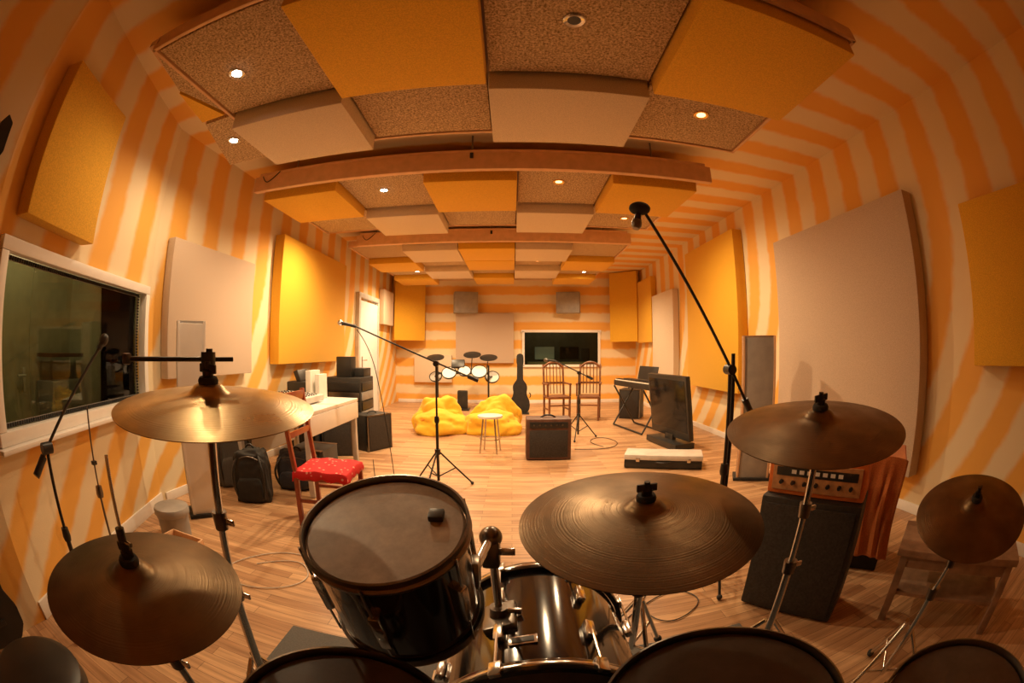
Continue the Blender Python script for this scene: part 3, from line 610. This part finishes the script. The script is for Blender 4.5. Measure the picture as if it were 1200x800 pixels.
g=boom_stand('short_microphone_stand',(.95,6.0),.95,(.62,6.0,1.12),(1.15,6.0,.86),a0=.2,micdir=(-1,0,.1),r=.28)
def outline_guitar(sc=1):
    pts=[]
    R=[(0,0),(.12,.0),(.18,.04),(.205,.14),(.195,.25),(.15,.34),(.135,.42),(.15,.50),(.145,.57),(.10,.64),(.065,.68),(.06,1.0),(.075,1.04),(.07,1.18),(.04,1.22),(0,1.225)]
    for x,z in R: pts.append((x*sc,z*sc))
    for x,z in R[-2:0:-1]: pts.append((-x*sc,z*sc))
    return pts
g=G('guitar_case',(.16,8.55,.0)); prism(g,'case_body',outline_guitar(.97),-.07,.07,'matb',.012,(0,0,.02),Euler((math.pi/2-.0,0,0)))
box(g,'stand_base',(0,0,.012),(.36,.34,.024),'blk',.004); wire(g,'case_handle',[(.19,0,.32),(.24,0,.36),(.19,0,.42)],.01,'blk')
g=G('electronic_drum_kit',(-1.05,9.05,0))
for x in (-.55,.55):
    tube(g,'rack_post',(x,0,0),(x,0,.95),.02,'blk'); tube(g,'rack_foot',(x-.1,-.25,.02),(x+.1,.25,.02),.02,'blk')
tube(g,'rack_bar',(-.55,0,.78),(.55,0,.78),.02,'blk'); tube(g,'rack_wing_l',(-.55,0,.70),(-.75,.4,.70),.02,'blk'); tube(g,'rack_wing_r',(.55,0,.70),(.72,.4,.70),.02,'blk')
for i,(x,y,z,r) in enumerate(((-.28,-.12,.80,.15),(.05,-.12,.84,.13),(.36,-.1,.83,.16),(.62,.15,.7,.15),(-.62,.15,.70,.13))):
    q=qz((0,-.75,.7)); lathe(g,'pad_rim_%d'%i,[(0,-.04),(r,-.04),(r+.012,-.01),(r+.012,.008),(r,.012),(r-.006,.004)],'blk',(x,y,z),q,36); lathe(g,'pad_head_%d'%i,[(0,.005),(r-.004,.004)],'whead',(x,y,z),q,36); tube(g,'pad_arm_%d'%i,(x,y,z-.03),(max(-.5,min(.5,x)),0,.78),.01,'blk')
for i,(x,z) in enumerate(((-.6,1.12),(.55,1.12),(.2,1.18))):
    lathe(g,'cymbal_pad_%d'%i,[(0,.02),(.04,.018),(.19,0),(.19,-.008),(0,-.008)],'blk',(x,.05,z),qz((0,-.35,.93)),36); tube(g,'cymbal_arm_%d'%i,(x,.05,z),(x*.9,0,.8),.01,'blk')
box(g,'sound_module',(-.1,.0,.98),(.28,.08,.18),'blk',.01,Euler((-.5,0,0))); tube(g,'module_post',(-.1,0,.78),(-.1,0,.95),.01,'blk')
box(g,'kick_pad',(.0,-.05,.22),(.22,.12,.40),'blk',.03); box(g,'kick_base',(0,-.05,.02),(.3,.3,.03),'blk',.005)
def keys(g,L,w,z,loc,rot=None):
    n=int(L/.0235); boxes(g,'white_keys',[((-L/2+.012+i*.0235,0,z),(.0215,w,.018)) for i in range(n)],'keyw',loc,rot)
    bl=[((-L/2+.0235*(i+1),w*.2,z+.012),(.011,w*.6,.014)) for i in range(n-1) if i%7 not in (2,6)]
    boxes(g,'black_keys',bl,'blk',loc,rot)
g=G('digital_piano',(2.00,6.55,0),math.radians(102))
box(g,'body',(0,-.04,.72),(1.3,.32,.09),'blk',.012); keys(g,1.2,.13,.775,(0,.05,0)); box(g,'control_panel',(0,-.12,.775),(1.26,.12,.03),'blk',.006); box(g,'music_rest',(0,-.19,.9),(.6,.015,.22),'blk',.004,Euler((.2,0,0)))
for x in (-.5,.5):
    tube(g,'stand_cross_a',(x,-.22,.02),(x,.18,.68),.014,'blk'); tube(g,'stand_cross_b',(x,.18,.02),(x,-.22,.68),.014,'blk')
tube(g,'stand_bar',(-.5,-.22,.02),(.5,-.22,.02),.014,'blk'); tube(g,'stand_bar_2',(-.5,.18,.02),(.5,.18,.02),.014,'blk')
speaker('stage_monitor',(2.25,7.75,0),math.radians(-120),.4,.35,.55)
g=G('television',(2.08,5.3,0),math.radians(100)); r=Euler((math.radians(-7),0,0))
box(g,'housing',(0,0,.54),(1.0,.07,.82),'blk',.012,r); box(g,'screen',(0,.037,.56),(.92,.008,.66),'screen',.002,r); box(g,'base',(0,-.02,.05),(.8,.30,.08),'blk',.01); box(g,'neck',(0,-.03,.11),(.2,.06,.1),'blk',.01)
g=G('keyboard_case',(1.66,4.33,0),math.radians(-22)); box(g,'case_bottom',(0,0,.05),(.86,.32,.09),'blk',.014); box(g,'case_lid',(0,0,.125),(.87,.33,.06),'lgrey',.016)
wire(g,'handle',[(-.08,-.165,.08),(-.05,-.2,.08),(.05,-.2,.08),(.08,-.165,.08)],.009,'blk')
for x in (-.28,.28): box(g,'latch',(x,-.167,.10),(.04,.01,.04),'chrome',.002)
# ------------------------------------------------------------------ right side
g=G('amplifier_stack',(1.40,1.46,0),math.radians(-54))
box(g,'speaker_cabinet',(0,0,.31),(.52,.28,.60),'tolex',.014); box(g,'cabinet_grille',(0,-.142,.31),(.47,.012,.54),'grille',.006)
box(g,'amplifier_head',(0,.02,.70),(.51,.22,.18),'org',.014); box(g,'head_panel',(0,-.095,.70),(.46,.012,.13),'panelor',.004)
box(g,'head_panel_stripe',(0,-.102,.725),(.42,.006,.04),'blk',.002)
boxes(g,'panel_lettering',[((-.12+.04*i,-.106,.727),(.024,.002,.018)) for i in range(7)],'pvc')
for i in range(7): lathe(g,'knob_%d'%i,[(0,0),(.011,0),(.009,.016),(0,.016)],'blk',(-.18+.06*i,-.102,.675),qz((0,-1,0)),14)
wire(g,'head_handle',[(-.1,.02,.79),(-.06,.02,.83),(.06,.02,.83),(.1,.02,.79)],.01,'blk')
for x in (-.2,.2): box(g,'foot',(x,0,.008),(.05,.24,.016),'rubber',.003)
g=G('draped_blanket',(2.03,1.72,0),math.radians(-53))
box(g,'storage_trunk',(0,0,.33),(.52,.34,.66),'matb',.01)
bm=bmesh.new(); nx,ny=40,50; grid=[]
for i in range(nx+1):
    row=[]
    for j in range(ny+1):
        u=i/nx-.5; t=j/ny*1.05; x=u*.60
        fold=.018*math.sin(u*26+t*3)+.01*math.sin(u*51)
        if t<.42: p=(x,.2-t,.675+.004*math.sin(u*20+t*9))
        else: p=(x*(1+.06*(t-.42))+.02*math.sin(t*6),-.195-abs(fold)*min(1,(t-.42)*5)-.01,.675-(t-.42)*.92+.02*math.sin(u*6))
        row.append(bm.verts.new(p))
    grid.append(row)
for i in range(nx):
    for j in range(ny): bm.faces.new((grid[i][j],grid[i+1][j],grid[i+1][j+1],grid[i][j+1]))
me=bpy.data.meshes.new('cloth'); bm.to_mesh(me); bm.free(); o=put(g,'cloth',me,'orgc',(0,0,0),None,True); md=o.modifiers.new('s','SOLIDIFY'); md.thickness=.006
g=G('wooden_bench',(2.02,.80,0),math.radians(-60))
box(g,'top',(0,0,.38),(.75,.38,.035),'oak',.006); box(g,'shelf',(0,0,.16),(.68,.32,.02),'oak',.004)
for x in (-.33,.33):
    for y in (-.15,.15): box(g,'leg',(x,y,.185),(.045,.045,.37),'oak',.005)
for y in (-.15,.15): box(g,'rail',(0,y,.33),(.64,.025,.06),'oak',.004)
# guitars at the left edge
def guitar(name,loc,rz,mat,zb):
    g=G(name,loc,rz)
    body=[(0,0),(.10,.01),(.16,.07),(.165,.16),(.12,.25),(.125,.31),(.15,.38),(.12,.44),(.07,.40),(.03,.38)]
    pts=body+[(-x,z) for x,z in body[::-1] if x>0]
    prism(g,'body',pts,-.02,.02,mat,.006,(0,0,zb),Euler((math.pi/2,0,0)))
    box(g,'neck',(0,-.022,zb+.62),(.045,.022,.62),'wood',.006); box(g,'fingerboard',(0,-.036,zb+.60),(.042,.006,.58),'blk',.002)
    prism(g,'headstock',[(-.022,0),(.022,0),(.05,.05),(.045,.18),(.0,.21),(-.04,.16)],-.008,.008,'blk',.003,(0,-.015,zb+.92),Euler((math.pi/2,0,0)))
    for i in range(6): tube(g,'tuner_%d'%i,(-.04,-.015,zb+.945+.027*i),(-.075,-.015,zb+.95+.027*i),.006,'chrome',seg=8)
    for y in (.12,.2): box(g,'pickup_%d'%int(y*100),(0,-.024,zb+y),(.08,.012,.03),'blk',.003)
    return g
g=guitar('electric_guitar',(-2.08,.36,0),math.pi/2,'gl',1.08); box(g,'wall_hook',(0,.03,2.02),(.06,.07,.03),'blk',.004)
guitar('electric_guitar',(-2.06,.17,0),math.pi/2,'blk',.03)
def cable(pts,mat='blk',r=.004): 
    wire(None,'floor_cable',[(x,y,.005+.002*(i%2)) for i,(x,y) in enumerate(pts)],r,mat)
cable([(-1.5,1.9),(-1.3,2.1),(-1.1,1.9),(-1.2,1.7),(-1.5,1.6),(-1.7,1.8),(-1.4,2.2),(-.9,2.0),(-.8,1.6)],'lgrey',.003)
cable([(.5,1.6),(.8,1.9),(1.0,1.7),(.7,1.5),(.6,1.8),(1.1,2.2),(1.5,2.4)],'blk',.003)
cable([(-1.0,3.6),(-.8,3.3),(-1.1,3.1),(-1.2,3.5),(-1.6,4.6)])
cable([(1.2,5.4),(1.0,5.7),(1.3,6.1),(1.5,5.6),(1.2,5.2),(.8,5.3)])
# ------------------------------------------------------------------ light + camera
w=bpy.data.worlds.new('world'); SC.world=w; w.use_nodes=True
w.node_tree.nodes['Background'].inputs[0].default_value=(1,.6,.3,1); w.node_tree.nodes['Background'].inputs[1].default_value=.02
cam=bpy.data.cameras.new('camera'); co=bpy.data.objects.new('camera',cam); COL.objects.link(co)
co.location=(0,0,1.27); co.rotation_euler=(math.radians(91.2),0,0)
cam.type='PANO'; cam.sensor_width=36; cam.sensor_height=24; cam.sensor_fit='HORIZONTAL'; cam.clip_start=.02
for tgt in (cam,getattr(cam,'cycles',None)):
    if tgt is None: continue
    try:
        tgt.panorama_type='FISHEYE_EQUISOLID'; tgt.fisheye_lens=15.0; tgt.fisheye_fov=math.radians(200); print('pano ok',tgt)
    except Exception as ex: print('pano',ex)
SC.camera=co
SC.view_settings.view_transform='Standard'
